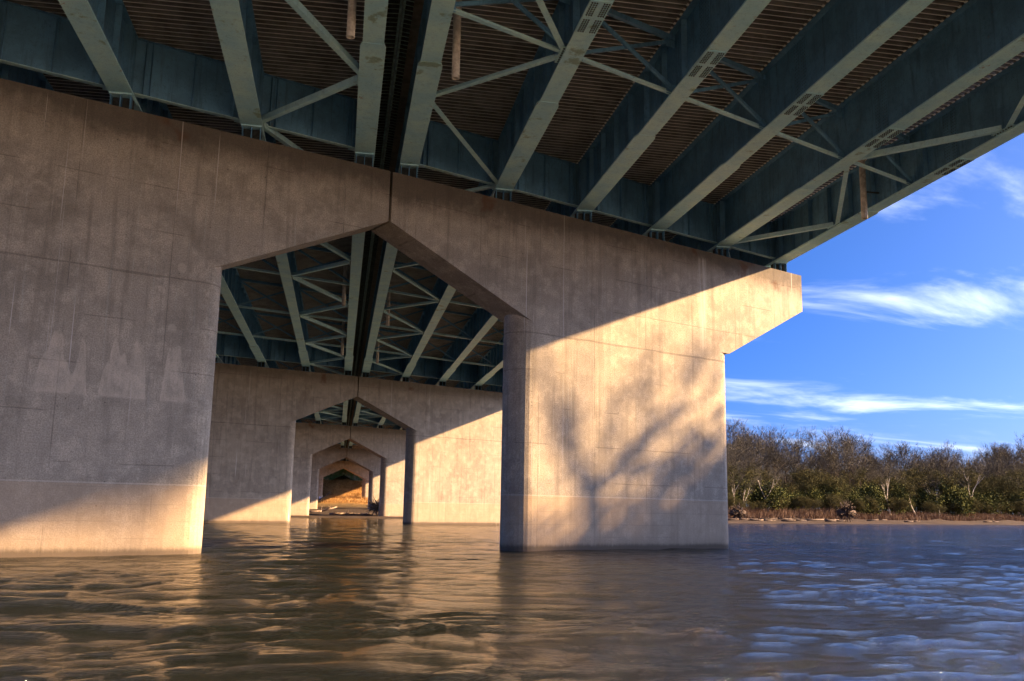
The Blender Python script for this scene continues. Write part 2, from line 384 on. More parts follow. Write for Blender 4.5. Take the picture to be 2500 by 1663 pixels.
# ------------------------------------------------------------------ piers
T = 1.3; RN = .65; UA = 4.70; UF = UA+RN; CT = .0075
def cap_top(u): return 11.54-CT*abs(u)
def pier_half(side, k, mat, label, foot=-4.0):
    """local frame: x along the pier, y through its thickness, z up"""
    sg = 1 if side == 'right' else -1
    mb = MB(); n = 7; sh = .24 if side == 'right' else .16
    U = lambda u: sg*u
    def soff(u):            # underside of the cap at u
        if u <= UF+sh: return 9.93-(9.93-7.49)*u/(UF+sh)
        if u <= 15.2: return None
        return 7.49+(9.83-7.49)*(u-15.2)/(19.84-15.2)
    # plan outline of the column (front edge, outer nose, back edge, inner nose), as (u, y)
    out = []
    for i in range(2*n+1):
        t = math.pi*i/(2*n); out.append((UF+sh-RN*math.sin(t), RN-RN*math.cos(t)))      # front flat -> inner tip -> back
    inner = out
    outer = []
    for i in range(2*n+1):
        t = math.pi*i/(2*n); outer.append((14.66+RN*math.sin(t), RN+RN*math.cos(t)))  # back -> outer tip -> front
    ring = inner+outer
    top_in = lambda u: soff(min(u, UF+sh))
    v = []; N = len(ring)
    for (u, y) in ring: v.append((U(u), y, foot))
    for (u, y) in ring: v.append((U(u), y, top_in(u) if u <= UF+sh else 7.49+max(0, (u-15.2))*0))
    i0 = len(mb.v); mb.v += v
    for i in range(N):
        j = (i+1) % N
        mb.f.append((i0+i, i0+j, i0+N+j, i0+N+i) if sg > 0 else (i0+j, i0+i, i0+N+i, i0+N+j)); mb.m.append(0)
    # cap: front and back faces, soffits, top, ends
    g = .045
    us = [g, UF+sh, 15.2, 19.84]
    zb = {g: 9.93, UF+sh: 7.49, 15.2: 7.49, 19.84: 9.83}
    for y in (0, T):
        pts = [(U(u), y, zb[u]) for u in us]+[(U(u), y, cap_top(u)) for u in reversed(us)]
        i = len(mb.v); mb.v += pts
        # split into quads
        for a in range(3):
            q = (i+a, i+a+1, i+6-a, i+7-a)
            mb.f.append(q if (y == 0) == (sg > 0) else q[::-1]); mb.m.append(0)
    def strip(pa, pb, flip):
        q = [(U(pa[0]), 0, pa[1]), (U(pb[0]), 0, pb[1]), (U(pb[0]), T, pb[1]), (U(pa[0]), T, pa[1])]
        if flip != (sg < 0): q = q[::-1]
        mb.quad(*q)
    for a in range(3):
        strip((us[a], zb[us[a]]), (us[a+1], zb[us[a+1]]), True)
        strip((us[a], cap_top(us[a])), (us[a+1], cap_top(us[a+1])), False)
    strip((g, 9.93), (g, cap_top(g)), False); strip((19.84, 9.83), (19.84, cap_top(19.84)), True)
    # the outer nose rises into the cap underside
    o = mb.build('bridge_pier', mat, loc=(0, k*SPAN, 0), rot=(0, 0, S), label=label, cat='bridge pier', group='concrete bridge piers')
    bv = o.modifiers.new('bevel', 'BEVEL'); bv.width = .025; bv.segments = 1; bv.limit_method = 'ANGLE'; bv.angle_limit = R(50)
    return o
nth = ['nearest', 'second', 'third', 'fourth', 'fifth', 'sixth']
for k in range(6):
    for side in ('left', 'right'):
        mat = (mConL if side == 'left' else mConR) if k == 0 else (mConG if k == 5 else mCon)
        if k == 0:
            lb = {'left': 'largest concrete pier at the left edge with pale pointed mineral stains above the water',
                  'right': 'nearest right concrete pier with tree shadows and a cantilevered arm against the sky'}[side]
        elif k == 5: lb = 'green-tinted concrete pier %s half at the foot of the dry grass embankment' % side
        else: lb = '%s concrete pier from the camera, %s half beside the central slot' % (nth[k], side)
        p = pier_half(side, k, mat, lb)
        if k == 4 and side == 'left':
            gm = MB(); gm.quad((-5.95, -.006, 1.7), (-5.45, -.006, 1.7), (-5.4, -.006, 3.4), (-5.9, -.006, 3.5))
            gm2 = simple('pale_blue_spray_paint', (.35, .42, .75), (.6, .62, .75), 4)
            gr = gm.build('graffiti', gm2, p, label='pale blue sprayed patch with a dark blue letter S')
            lt = MB(); pts = [(-5.5, 3.05), (-5.72, 2.85), (-5.78, 2.62), (-5.56, 2.42), (-5.5, 2.2), (-5.78, 1.98)]
            for a, b in zip(pts[:-1], pts[1:]): lt.beam((a[0], -.012, a[1]), (b[0], -.012, b[1]), .004, .13, up=(.3, 0, 1))
            lt.build('letter', simple('dark_blue_spray_paint', (.02, .06, .35)), gr)

# ------------------------------------------------------------------ superstructure
GU = [-18.9, -15.3, -11.7, -8.10, -4.53, -.94, .63, 4.29, 7.85, 11.49, 15.11, 18.72]
GZ, ZD = 12.03, 13.90
def gx(u): return u*CS
def drop(u): return -CT*abs(u)
Y0, Y1 = -46., 272.
bridges = {}
for nm, lb in (('left', 'left steel girder deck, in blue shade, left of the dark central slot'), ('right', 'right steel girder deck running out to the open sky, right of the central slot')):
    bridges[nm] = empty('bridge_deck', (0, 0, 0), label=lb, cat='bridge deck', group='twin steel girder bridge decks')
def on(u): return bridges['left'] if u < 0 else bridges['right']
unit = MB(); unit.tube((0, 0, 0), (0, 0, -.022), .021, .017, 6); bolt_v, bolt_f = unit.v, unit.f
def bolt(mb, p, axis='z'):
    i = len(mb.v)
    for v in bolt_v:
        if axis == 'z': mb.v.append((p[0]+v[0], p[1]+v[1], p[2]+v[2]))
        else: mb.v.append((p[0]+v[2]*axis, p[1]+v[0], p[2]+v[1]))
    for f in bolt_f: mb.f.append(tuple(i+j for j in f)); mb.m.append(0)
stiff_mesh = {}
def stiff(mside, w_, h_, key):
    k = (mside, w_, h_)
    if k not in stiff_mesh:
        b = MB(); x0, x1 = (0.010, w_) if mside > 0 else (-w_, -.010); b.box(x0, x1, -.009, .009, 0, h_); stiff_mesh[k] = b.mesh('stiffener', mWeb)
    return stiff_mesh[k]
girders = []
for gi, u in enumerate(GU):
    X = gx(u); dz = drop(u); br = on(u); yb = u*SN
    far = u < -9
    g = MB(); g.box(X-.009, X+.009, Y0, Y1, GZ+.045+dz, ZD-.045+dz)
    G = g.build('girder', mWeb, br, label='outer edge girder of the deck with closely spaced stiffeners' if gi == 11 else None)
    girders.append(G)
    # bottom flange pieces: wide over the piers, narrower between; each a plate of its own
    brk = [Y0]
    for k in range(0, 6):
        c_ = yb+k*SPAN
        if k == 0: brk += [c_-11.35]
        brk += [c_-6.84, c_+6.84 if k else c_+6.9]
        if k: pass
    brk = sorted(b for b in brk if Y0 <= b <= Y1)+[Y1]
    for a, b in zip(brk[:-1], brk[1:]):
        mid = (a+b)/2; kk = round((mid-yb)/SPAN); wide = kk >= 0 and abs(mid-yb-kk*SPAN) < 2
        hw = .305 if wide else .25
        f = MB(); z0 = GZ+dz-(.012 if wide else 0); z1 = GZ+.044+dz
        if wide:     # tapered ends
            i = len(f.v); t = .22; ring = [(-.25, a), (.25, a), (hw, a+t), (hw, b-t), (.25, b), (-.25, b), (-hw, b-t), (-hw, a+t)]
            for z in (z0, z1): f.v += [(X+x, y, z) for x, y in ring]
            f.f.append(tuple(range(7, -1, -1))); f.f.append(tuple(range(8, 16)))
            for q in range(8): f.f.append((q, (q+1) % 8, 8+(q+1) % 8, 8+q))
            f.m += [0]*10
        else: f.box(X-hw, X+hw, a+.004, b-.004, z0, z1)
        rusty = gi == 5 and 20 < mid < 30
        f.build('bottom_flange', mFl, G)
    f = MB(); f.box(X-.19, X+.19, Y0, Y1, ZD-.045+dz, ZD-.012+dz); f.build('top_flange', mWeb, G)
    # stiffeners: on the left face of the right-hand girders, on the right face of the left-hand ones
    inner = 1 if u < 0 else -1
    many = gi in (3, 4, 5, 6, 7, 8, 11)
    for k in range(0, 6):
        base = yb+k*SPAN; fm = MB()
        for j in range(-7 if not k else 0, 31):
            y = base+(-10.15+1.52*(j+7) if k == 0 and j < 0 else 1.5*(j)+1.1)
            if y < Y0 or y > Y1 or (k and j > 30): continue
            cfy = abs(((y-base)/9.52)-round((y-base)/9.52))*9.52 < .3
            if k == 0 and j < 0 and not many and not cfy: continue
            if k == 0 and j < 0:
                link('stiffener', stiff(inner, .17, 1.76, 0), G, loc=(X, y, GZ+.05+dz))
            elif k == 0 and j < 30 and gi in (4, 5, 7, 8, 9) : link('stiffener', stiff(inner, .17, 1.76, 0), G, loc=(X, y, GZ+.05+dz))
            elif many or j % 2: fm.box(X+inner*.01, X+inner*.17, y-.009, y+.009, GZ+.05+dz, ZD-.06+dz)
        if fm.v: fm.build('far_stiffeners', mWeb, G, kind='stuff')
        # double bearing stiffeners, both faces
        if k < 5:
            for dy in (-.02, .3, .62):
                for sd_ in (1, -1):
                    if k == 0: link('stiffener', stiff(sd_, .21, 1.76, 0), G, loc=(X, base+dy, GZ+.05+dz))
    # bolted splice near the camera
    ys = yb-11.35
    for sd_ in (1, -1):
        p = MB(); p.box(X+sd_*.010, X+sd_*.022, ys-.34, ys+.34, GZ+.10+dz, ZD-.10+dz); p.build('splice_plate', mWeb, G)
    bl = MB()
    for r_ in range(17):
        for c_ in (-.27, -.18, -.09, .09, .18, .27):
            z = GZ+.2+dz+r_*.097
            bolt(bl, (X+inner*.022, ys+c_, z), inner if inner > 0 else -1)
    p = MB(); p.box(X-.245, X+.245, ys-.70, ys+.70, GZ-.016+dz, GZ-.002+dz); p.build('splice_plate', mFl, G)
    for grp in (-.36, .36):
        for r_ in range(7):
            for cx_ in (-.19, -.135, -.08, .08, .135, .19):
                bolt(bl, (X+cx_, ys+grp+(r_-3)*.085, GZ-.016+dz))
    bl.build('splice_bolts', mDark, G, kind='stuff')

# deck forms between the girders (corrugated sheet), slab and parapets
def corrugated(xa, xb, za, zb, ya, yb_, parent, name='corrugated_deck_form', mats=None, pitch=.235):
    mb = MB(); y = ya
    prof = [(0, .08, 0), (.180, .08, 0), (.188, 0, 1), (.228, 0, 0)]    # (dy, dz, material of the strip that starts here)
    pts = []
    while y < yb_:
        for dy, dz_, mi in prof: pts.append((y+dy, dz_, mi))
        y += pitch
    i = 0
    for (y, h, mi) in pts: mb.v += [(xa, y, za+h), (xb, y, zb+h)]
    for q in range(len(pts)-1):
        mb.f.append((2*q, 2*q+2, 2*q+3, 2*q+1)); mb.m.append(pts[q][2])
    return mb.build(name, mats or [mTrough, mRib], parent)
for i in range(len(GU)-1):
    ua, ub = GU[i], GU[i+1]
    if ua < 0 < ub:
        continue
    xa, xb = gx(ua)+.17, gx(ub)-.17
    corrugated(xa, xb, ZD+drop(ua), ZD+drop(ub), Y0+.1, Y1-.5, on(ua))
    cl = MB()
    if ua > 3:
        y = Y0+.1
        while y < 26:
            if y > -16:
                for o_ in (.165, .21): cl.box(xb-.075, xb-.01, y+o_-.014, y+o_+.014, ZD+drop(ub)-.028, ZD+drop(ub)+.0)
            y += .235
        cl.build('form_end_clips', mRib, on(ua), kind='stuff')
# central slot: two overhangs with short bars and a joint beam between them
xa, xb = gx(-.94)+.17, gx(.63)-.17; xm = (xa+xb)/2
corrugated(xa, xm-.07, ZD+.0, ZD+.03, Y0+.1, Y1-.5, bridges['left'], 'overhang_form', [mDarkGap, mGrate])
corrugated(xm+.07, xb-.25, ZD+.03, ZD+.0, Y0+.1, Y1-.5, bridges['right'], 'overhang_form', [mDarkGap, mGrate])
for sx_, br in ((-1, bridges['left']), (1, bridges['right'])):
    b = MB(); b.box(*(sorted((xm+sx_*.012, xm+sx_*.07))), Y0+.1, Y1-.5, ZD-.12, ZD+.06); b.build('joint_beam', mGrate, br)
b = MB(); b.box(gx(GU[0])-1.1, xm-.015, Y0, Y1, ZD+.11, ZD+.34); b.build('deck_slab', mSlab, bridges['left'])
b = MB(); b.box(xm+.015, gx(GU[-1])+.95, Y0, Y1, ZD+.11, ZD+.34); b.build('deck_slab', mSlab, bridges['right'])
b = MB(); b.box(gx(GU[-1])+.60, gx(GU[-1])+.95, Y0, Y1, ZD+.345, ZD+1.2); b.build('parapet', mSlab, bridges['right'])
b = MB(); b.box(gx(GU[0])-1.1, gx(GU[0])-.75, Y0, Y1, ZD+.345, ZD+1.2); b.build('parapet', mSlab, bridges['left'])

# diaphragms over the piers, bearings, cross frames, lateral braces
def P(u, dY, z): return Vector((gx(u), u*SN+dY, z))
NO = .45*CS+.12   # along-Y offset of the bearing line
for k in range(0, 5):
    for i in range(len(GU)-1):
        ua, ub = GU[i], GU[i+1]
        if ua < 0 < ub or (k > 1 and (ua < -9 or ub > 9)): continue
        br = on(ua); yk = k*SPAN+.62
        a = P(ua+.04, yk, 0); b_ = P(ub-.04, yk, 0)
        d = MB(); za, zb = drop(ua), drop(ub)
        n = Vector((-SN, CS, 0))*.008
        def plate(mb, p, q, z0, z1, zz0, zz1, th):
            nn = Vector((-SN, CS, 0))*th
            mb.hexa([Vector((p.x, p.y, z0))-nn, Vector((q.x, q.y, zz0))-nn, Vector((q.x, q.y, zz0))+nn, Vector((p.x, p.y, z0))+nn,
                     Vector((p.x, p.y, z1))-nn, Vector((q.x, q.y, zz1))-nn, Vector((q.x, q.y, zz1))+nn, Vector((p.x, p.y, z1))+nn])
        plate(d, a, b_, GZ+.20+za, ZD-.10+za, GZ+.20+zb, ZD-.10+zb, .008)
        D = d.build('diaphragm', mWeb, br)
        c = MB(); L = b_-a
        c.beam(Vector((a.x, a.y, GZ+.19+za))+L*.06, Vector((b_.x, b_.y, GZ+.19+zb))-L*.06, .17, .022); c.build('bottom_chord', mBr, D)
        for t0, t1 in ((.05, .14), (.86, .95)):
            c = MB(); c.beam(Vector((a.x, a.y, GZ+.175+za))+L*t0, Vector((a.x, a.y, GZ+.175+za))+L*t1, .21, .02); c.build('splice_plate', mBr, D)
        c = MB(); c.beam(Vector((a.x, a.y, ZD-.10+za))+L*.02, Vector((b_.x, b_.y, ZD-.10+zb))-L*.02, .17, .02); c.build('top_chord', mWeb, D)
        if k < 2:
            for t in (.12, .17, .5, .83, .88):
                q = a+L*t; c = MB(); nn = Vector((-SN, CS, 0)); ee = Vector((CS, SN, 0))*.009
                z0 = GZ+.21+za; z1 = ZD-.12+za; q0 = q-nn*.011; q1 = q-nn*.12
                c.hexa([Vector((*(q1-ee).xy, z0)), Vector((*(q1+ee).xy, z0)), Vector((*(q0+ee).xy, z0)), Vector((*(q0-ee).xy, z0)),
                        Vector((*(q1-ee).xy, z1)), Vector((*(q1+ee).xy, z1)), Vector((*(q0+ee).xy, z1)), Vector((*(q0-ee).xy, z1))])
                c.build('stiffener', mWeb, D)
    for i, u in enumerate(GU):
        if k > 1 and abs(u) > 9: continue
        br = on(u); dz = drop(u); y = u*SN+k*SPAN; zt = cap_top(u); X = gx(u)
        be = empty('bearing', (X, y, zt)); be.parent = br
        c = MB(); c.box(-.29, .29, .22, .92, GZ-.052+dz-zt, GZ-.014+dz-zt); c.build('sole_plate', mFl, be)
        c = MB()
        c.box(-.26, .26, .48, .70, .055, GZ-.055+dz-zt); c.build('rocker', mDarkGap, be)
        c = MB(); c.box(-.32, .32, .26, .92, 0.002, .05); c.build('base_plate', mWeb, be)
        for xx in (-.25, 0, .25):
            c = MB(); c.box(xx-.012, xx+.012, .27, .478, .052, GZ-.055+dz-zt); c.build('bearing_rib', mWeb, be)
# cross frames
rows = [-9.25]+[k*SPAN+9.5*j for k in range(0, 3) for j in (1, 2, 3, 4)]
rows = [-27.7, -18.5]+rows
for ry in rows:
    near = ry < 0
    for i in range(len(GU)-1):
        ua, ub = GU[i], GU[i+1]
        if ua < 0 < ub: continue
        if ry > 46 and (ua < -9 or ub > 9): continue
        br = on(ua); za, zb = drop(ua), drop(ub)
        cf = empty('cross_frame', P(ua, ry, GZ)); cf.parent = br; o = cf.location.copy()
        a = ua+.06; b_ = ub-.06
        def part(nm, p, q, w_, h_, fl=1):
            c = MB(); c.angle(p-o, q-o, w_, h_, .014, flip=fl); c.build(nm, mBr if nm == 'bottom_chord' else mWeb, cf)
        part('bottom_chord', P(a, ry, GZ+.13+za), P(b_, ry, GZ+.13+zb), .12, .12, -1)
        part('top_chord', P(a, ry, ZD-.22+za), P(b_, ry, ZD-.22+zb), .12, .12)
        part('diagonal', P(a+.1, ry+.02, GZ+.20+za), P(b_-.1, ry+.02, ZD-.28+zb), .075, .075)
        part('diagonal', P(a+.1, ry-.09, ZD-.28+za), P(b_-.1, ry-.09, GZ+.20+zb), .075, .075)
        if near:
            for uu, sgn, zz in ((ua, 1, za), (ub, -1, zb)):
                for z0, z1 in ((GZ+.10, GZ+.40), (ZD-.45, ZD-.12)):
                    c = MB(); c.beam(P(uu+sgn*.03, ry-.03, (z0+z1)/2+zz)-o, P(uu+sgn*.36, ry-.03, (z0+z1)/2+zz)-o, .012, z1-z0); c.build('gusset_plate', mWeb, cf)
# lateral zigzag braces in three bays
for bay in ((3, 4), (4, 5), (6, 7), (10, 11)):
    if bay == (3, 4): continue
    uo_, ui_ = (GU[bay[0]], GU[bay[1]])
    first = uo_ if bay in ((4, 5), (10, 11)) else ui_     # girder that has the nodes at the piers
    second = ui_ if first == uo_ else uo_
    nodes = [(-23.1, 1), (-18.5, 0), (-13.9, 1), (-9.25, 0), (-4.6, 1), (0.35, 0)]
    for k in range(0, 3):
        for j in range(1, 11): nodes.append((k*SPAN+4.75*j+.05, j % 2))
    for (d0, s0), (d1, s1) in zip(nodes[:-1], nodes[1:]):
        if d1 > 96 and bay == (10, 11): break
        if d1 <= d0: continue
        uA = second if s0 else first; uB = second if s1 else first
        sA = .24 if uA < uB else -.24
        zA, zB = drop(uA)+GZ+.105, drop(uB)+GZ+.105
        A = P(uA+sA, d0+.12, zA); B = P(uB-sA, d1-.12, zB)
        lb_ = MB(); lb_.angle(A, B, .15, .15, .014, flip=-1 if s0 else 1)
        o_ = lb_.build('lateral_brace', mBr, on(uo_))
        if d0 < 48:
            gs = MB(); c_ = P(uB-sA*.75, d1, zB-.014)
            gs.box(c_.x-.17, c_.x+.17, c_.y-.42, c_.y+.42, c_.z-.008, c_.z+.002)
            q = gs.build('gusset_plate', mBr, o_)
            bb = MB()
            for a_ in range(7):
                for e_ in (-.1, 0, .1): bolt(bb, (c_.x+e_, c_.y-.33+a_*.11, c_.z-.008))
            bb.build('gusset_bolts', mDark, o_, kind='stuff')
# drain pipes
def pipe(u, dY, z0, z1, label, r=.098, collar=False):
    X, Y = gx(u), u*SN+dY; n = 14
    mb = MB(); v = []
    rings = [(r, z1), (r, z0), (r*.82, z0), (r*.82, z0+.5)]
    for rr, z in rings:
        for q in range(n): t = 2*math.pi*q/n; mb.v.append((X+rr*math.cos(t), Y+rr*math.sin(t), z))
    for a in range(3):
        for q in range(n): mb.f.append((a*n+q, a*n+(q+1) % n, (a+1)*n+(q+1) % n, (a+1)*n+q)); mb.m.append(0)
    o = mb.build('drain_pipe', mPipe, on(u), smooth=True, label=label)
    if collar:
        c = MB(); c.tube((X, Y, z1-.42), (X, Y, z1-.12), r*1.45, r*1.45, 14); c.build('collar', mPipe, o)
        c = MB(); c.box(X+.02, gx(GU[-1])-.012, Y-.02, Y+.02, z0+.95, z0+1.0); c.build('bracket', mDark, o)
pipe(-1.52, -7.35, 11.72, 13.95, 'pale open ended drain pipe hanging left of the central slot')
pipe(1.27, -7.45, 11.50, 13.95, 'tan drain pipe hanging right of the central slot')
pipe(18.05, -7.05, 11.42, 13.95, 'brown drain pipe with a collar inside the outer edge girder', .105, True)
for u, dY in ((-1.5, 21.), (1.27, 24.7), (-1.5, 37.5), (1.27, 39.3), (-1.5, 68), (1.27, 70)):
    pipe(u, dY, 11.5, 13.95, None)

# ------------------------------------------------------------------ trees
mBark = simple('dark_brown_bark', (.085, .062, .048), (.045, .034, .028), 4, .9)
mTwig = simple('grey_brown_twigs', (.125, .112, .080), (.072, .064, .050), 1.2, .9)
mPale = simple('pale_sycamore_bark', (.66, .60, .50), (.40, .34, .27), 2.5, .8)
mBud = simple('yellow_brown_buds', (.125, .118, .048), (.08, .072, .034), 1., .95, .2, .05)
mLeaf = simple('young_green_leaves', (.105, .115, .036), (.07, .075, .025), 1., .95, .2, .05)
def gen_tree(seed, H, spread, trunk_r, depth, twigr, fork=.35, leafy=0, leaf=.16, lean=0, ntw=5):
    rnd = random.Random(seed); tr = MB(); tw = MB(); lf = MB()
    def ribbon(p, q, r0, r1):
        d = (q-p); s_ = d.cross(Vector((rnd.uniform(-1, 1), rnd.uniform(-1, 1), rnd.uniform(-.3, .3))))
        if s_.length < 1e-6: return
        s_.normalize(); i = len(tw.v); tw.v += [tuple(p-s_*r0), tuple(p+s_*r0), tuple(q+s_*r1), tuple(q-s_*r1)]; tw.f.append((i, i+1, i+2, i+3)); tw.m.append(0)
    def leafq(p):
        a = Vector((rnd.gauss(0, 1), rnd.gauss(0, 1), rnd.gauss(0, 1))).normalized(); b = a.orthogonal().normalized()
        c = a.cross(b); s_ = leaf*rnd.uniform(.5, 1.2); i = len(lf.v)
        lf.v += [tuple(p+b*s_), tuple(p+c*s_*.7), tuple(p-b*s_), tuple(p-c*s_*.7)]; lf.f.append((i, i+1, i+2, i+3)); lf.m.append(0)
    def grow(p, d, L, r, lv):
        n = 3 if lv > 1 else 2; cur = p; dd = d.copy()
        for s_ in range(n):
            dd = (dd+Vector((rnd.gauss(0, .13), rnd.gauss(0, .13), rnd.gauss(.03, .07)))).normalized()
            nx = cur+dd*L/n; ra = r*(1-.38*s_/n); rb = r*(1-.38*(s_+1)/n)
            if lv >= depth-2: tr.tube(cur, nx, ra, rb, 6 if lv == depth else 4, cap=False)
            else: ribbon(cur, nx, max(ra, twigr), max(rb, twigr*.8))
            if lv <= depth-1 and lv > 0:
                for _ in range(1 if lv > 1 else 2):
                    if rnd.random() < .75:
                        sd_ = (dd+Vector((rnd.gauss(0, .8), rnd.gauss(0, .8), rnd.gauss(.15, .4)))).normalized()
                        grow(nx, sd_, L*rnd.uniform(.4, .6), r*.42, max(0, lv-2) if lv > 2 else lv-1)
            cur = nx
            if leafy and lv <= 1:
                for _ in range(leafy): leafq(cur+Vector((rnd.gauss(0, .22), rnd.gauss(0, .22), rnd.gauss(0, .22))))
        if lv == 0: return
        k = rnd.choice((2, 3)) if lv < depth else rnd.choice((2, 3, 3))
        if lv == 1: k = ntw
        az0 = rnd.uniform(0, 6.28)
        for q in range(k):
            az = az0+6.28*q/k+rnd.uniform(-.5, .5); t = spread*rnd.uniform(.6, 1.3)
            s1 = dd.orthogonal().normalized(); s2 = dd.cross(s1)
            nd = (dd*math.cos(t)+(s1*math.cos(az)+s2*math.sin(az))*math.sin(t)).normalized()
            nd = (nd+Vector((0, 0, .12))).normalized()
            grow(cur, nd, L*rnd.uniform(.62, .86), r*(.62 if k == 2 else .52), lv-1)
    grow(Vector((0, 0, -.3)), Vector((lean, lean*.3, 1)).normalized(), H*fork, trunk_r, depth)
    zs = max(v[2] for v in (tw.v or tr.v)); k = H/zs
    for b in (tr, tw, lf): b.v = [(x*k, y*k, z*k) for x, y, z in b.v]
    return tr, tw, lf
def protos(name, seeds, barkm, twigm, leafm, **kw):
    r = []
    for s_ in seeds:
        tr, tw, lf = gen_tree(s_, **kw)
        r.append((tr.mesh('trunk', barkm, True), tw.mesh('crown', twigm), lf.mesh('leaves', leafm) if lf.v else None))
    return r
BARE = protos('bare', (1, 2, 3, 4, 5), mBark, mTwig, mLeaf, H=18, spread=.36, trunk_r=.28, depth=6, twigr=.016, fork=.30, ntw=4)
BUDS = protos('bud', (11, 12, 13), mBark, mBud, mBud, H=9, spread=.60, trunk_r=.13, depth=5, twigr=.016, fork=.18, ntw=6, leafy=4, leaf=.05)
PALE = protos('pale', (21, 22, 23, 24), mPale, mTwig, mLeaf, H=14, spread=.34, trunk_r=.25, depth=5, twigr=.018, fork=.36, ntw=3, lean=.12)
BUSH = protos('bush', (31, 32, 33), mBark, mTwig, mLeaf, H=4.5, spread=.72, trunk_r=.07, depth=5, twigr=.012, fork=.13, ntw=5, leafy=4, leaf=.055)
def place(pr, nm, x, y, sc_, label, cat, group, rz=None):
    z = float(land(x, y)); r = empty(nm, (x, y, z), rz if rz is not None else random.uniform(0, 6.28), label=label, cat=cat, group=group)
    r.scale = (sc_*random.uniform(.92, 1.12),)*2+(sc_,)
    link('trunk', pr[0], r); link('crown', pr[1], r)
    if pr[2]: link('leaves', pr[2], r)
    return r
CAMX, CAMY = -1.1446, -28.191
def bank_point(px, off):      # image column (2500 px wide photo) -> point 'off' metres behind the far waterline
    a = yaw+math.atan((px-1250)/2309.72); d = 60.
    while True:
        x = CAMX+math.sin(a)*d; y = CAMY+math.cos(a)*d
        if y-float(shore_far(x)) > off: return x, y
        d += .5
rt = random.Random(3)
LM = [(1787, 'the nearest pier'), (1862, 'the pale leaning tree'), (2060, 'the dark root mass'),
      (2170, 'the pale forked tree'), (2283, 'the thin curved pale tree'), (2365, 'the tallest pale trunk'), (2478, 'the pale tree at the picture edge')]
ORD = ['first', 'second', 'third', 'fourth', 'fifth', 'sixth', 'seventh', 'eighth', 'ninth', 'tenth', 'eleventh', 'twelfth']
def label_row(items, phrase, hidden):
    """items: (px, object); each in view is named by its order to the right of the nearest landmark"""
    cnt = {}
    for px, o in sorted(items, key=lambda t: t[0]):
        if px < 1787 or px > 2505: o['label'] = hidden[0 if px < 2000 else 1]; continue
        lm = [l for l in LM if l[0] <= px][-1][1]; n_ = cnt.get(lm, 0); cnt[lm] = n_+1
        o['label'] = '%s, %s right of %s' % (phrase, ORD[min(n_, 11)], lm)
G1 = 'bare trees in the woods along the far bank'
ROWN = ['low bare tree fronting the woods', 'tall bare tree against the sky']
for row, off in enumerate((27, 35, 46, 60)):
    px = 1700+row*13; its = []
    while px < 2640:
        pj = px+rt.uniform(-9, 9); x, y = bank_point(pj, off+rt.uniform(-3, 5)); d = math.hypot(x-CAMX, y-CAMY)
        hp = np.interp(px, [1560, 1800, 1900, 1960, 2050, 2115, 2200, 2290, 2400, 2475, 2560], [160, 222, 205, 165, 205, 150, 160, 168, 160, 192, 180])
        H = hp*d/2309.72*rt.uniform((.5, .72, .68, .6)[row], (.8, 1.08, .92, .8)[row])
        its.append((pj, place(rt.choice(BARE), 'bare_tree', x, y, H/18, 'bare grey tree deep inside the far woods, seen only through the trees in front', 'tree', G1)))
        px += rt.uniform(20, 34)*(1 if row else 1.25)
    if row < 2: label_row(its, ROWN[row], ('bare tree of the far woods hidden behind the nearest pier', 'bare tree of the far woods past the right edge of the picture'))
# low trees and bushes along the edge of the wood
for n_, (nm, pr, lo, hi, offs, lab, grp, step) in enumerate((
        ('budding_tree', BUDS, 70, 110, (50, 66), 'olive budding tree deep in the far woods, showing between the bare trees', 'budding trees deep in the woods', 26),
        ('brown_bush', BUDS, 34, 62, (30, 44), 'brown undergrowth between the trunks of the far woods', 'undergrowth inside the far woods', 17),
        ('budding_tree', BUDS, 55, 112, (21, 27), 'yellow-olive budding tree fronting the woods', 'budding trees at the front of the woods', 27),
        ('green_bush', BUSH, 28, 70, (18, 24), 'young green bush fronting the woods', 'green bushes at the foot of the woods', 44),
        ('brown_bush', BUDS, 26, 52, (16, 19), 'low brown brush above the beach', 'low brown brush above the beach', 24))):
    px = 1720+n_*9; its = []
    while px < 2620:
        x, y = bank_point(px, rt.uniform(*offs)); d = math.hypot(x-CAMX, y-CAMY); H = rt.uniform(lo, hi)*d/2309.72
        its.append((px, place(rt.choice(pr), nm, x, y, H/(9 if pr is BUDS else 4.5), lab, 'bush' if 'bush' in nm else 'tree', grp)))
        px += step*rt.uniform(.6, 1.4)
    if n_ > 1: label_row(its, lab, (lab.split(' fronting')[0].split(' above')[0]+' hidden behind the nearest pier', lab.split(' fronting')[0].split(' above')[0]+' past the right edge of the picture'))
for px, hp, pi_, rz, lab in ((1789, 95, 0, 0, 'slim pale trunk close beside the right pier'), (1806, 92, 2, .6, 'slender pale leaning tree, second from the right pier'),
                    (1862, 118, 1, 0, 'pale tree leaning right above the green bushes near the pier'), (1872, 110, 3, 1, 'upright pale trunk just behind the leaning one'),
                    (2170, 122, 0, 2.2, 'pale forked tree behind the sandy beach'), (2230, 105, 2, 3.0, 'short pale trunk with broken limbs between the two tall pale trees'),
                    (2283, 92, 3, 1.3, 'thin curved pale tree left of the tall white trunk'), (2365, 140, 1, 4.0, 'tallest pale trunk with spreading limbs in front of the woods'),
                    (2478, 150, 3, 5.2, 'pale leaning tree at the right edge of the picture')):
    x, y = bank_point(px, 17.5); d = math.hypot(x-CAMX, y-CAMY)
    place(PALE[pi_], 'pale_tree', x, y, hp*d/2309.72/14, lab, 'tree', 'pale barked trees along the beach', rz)
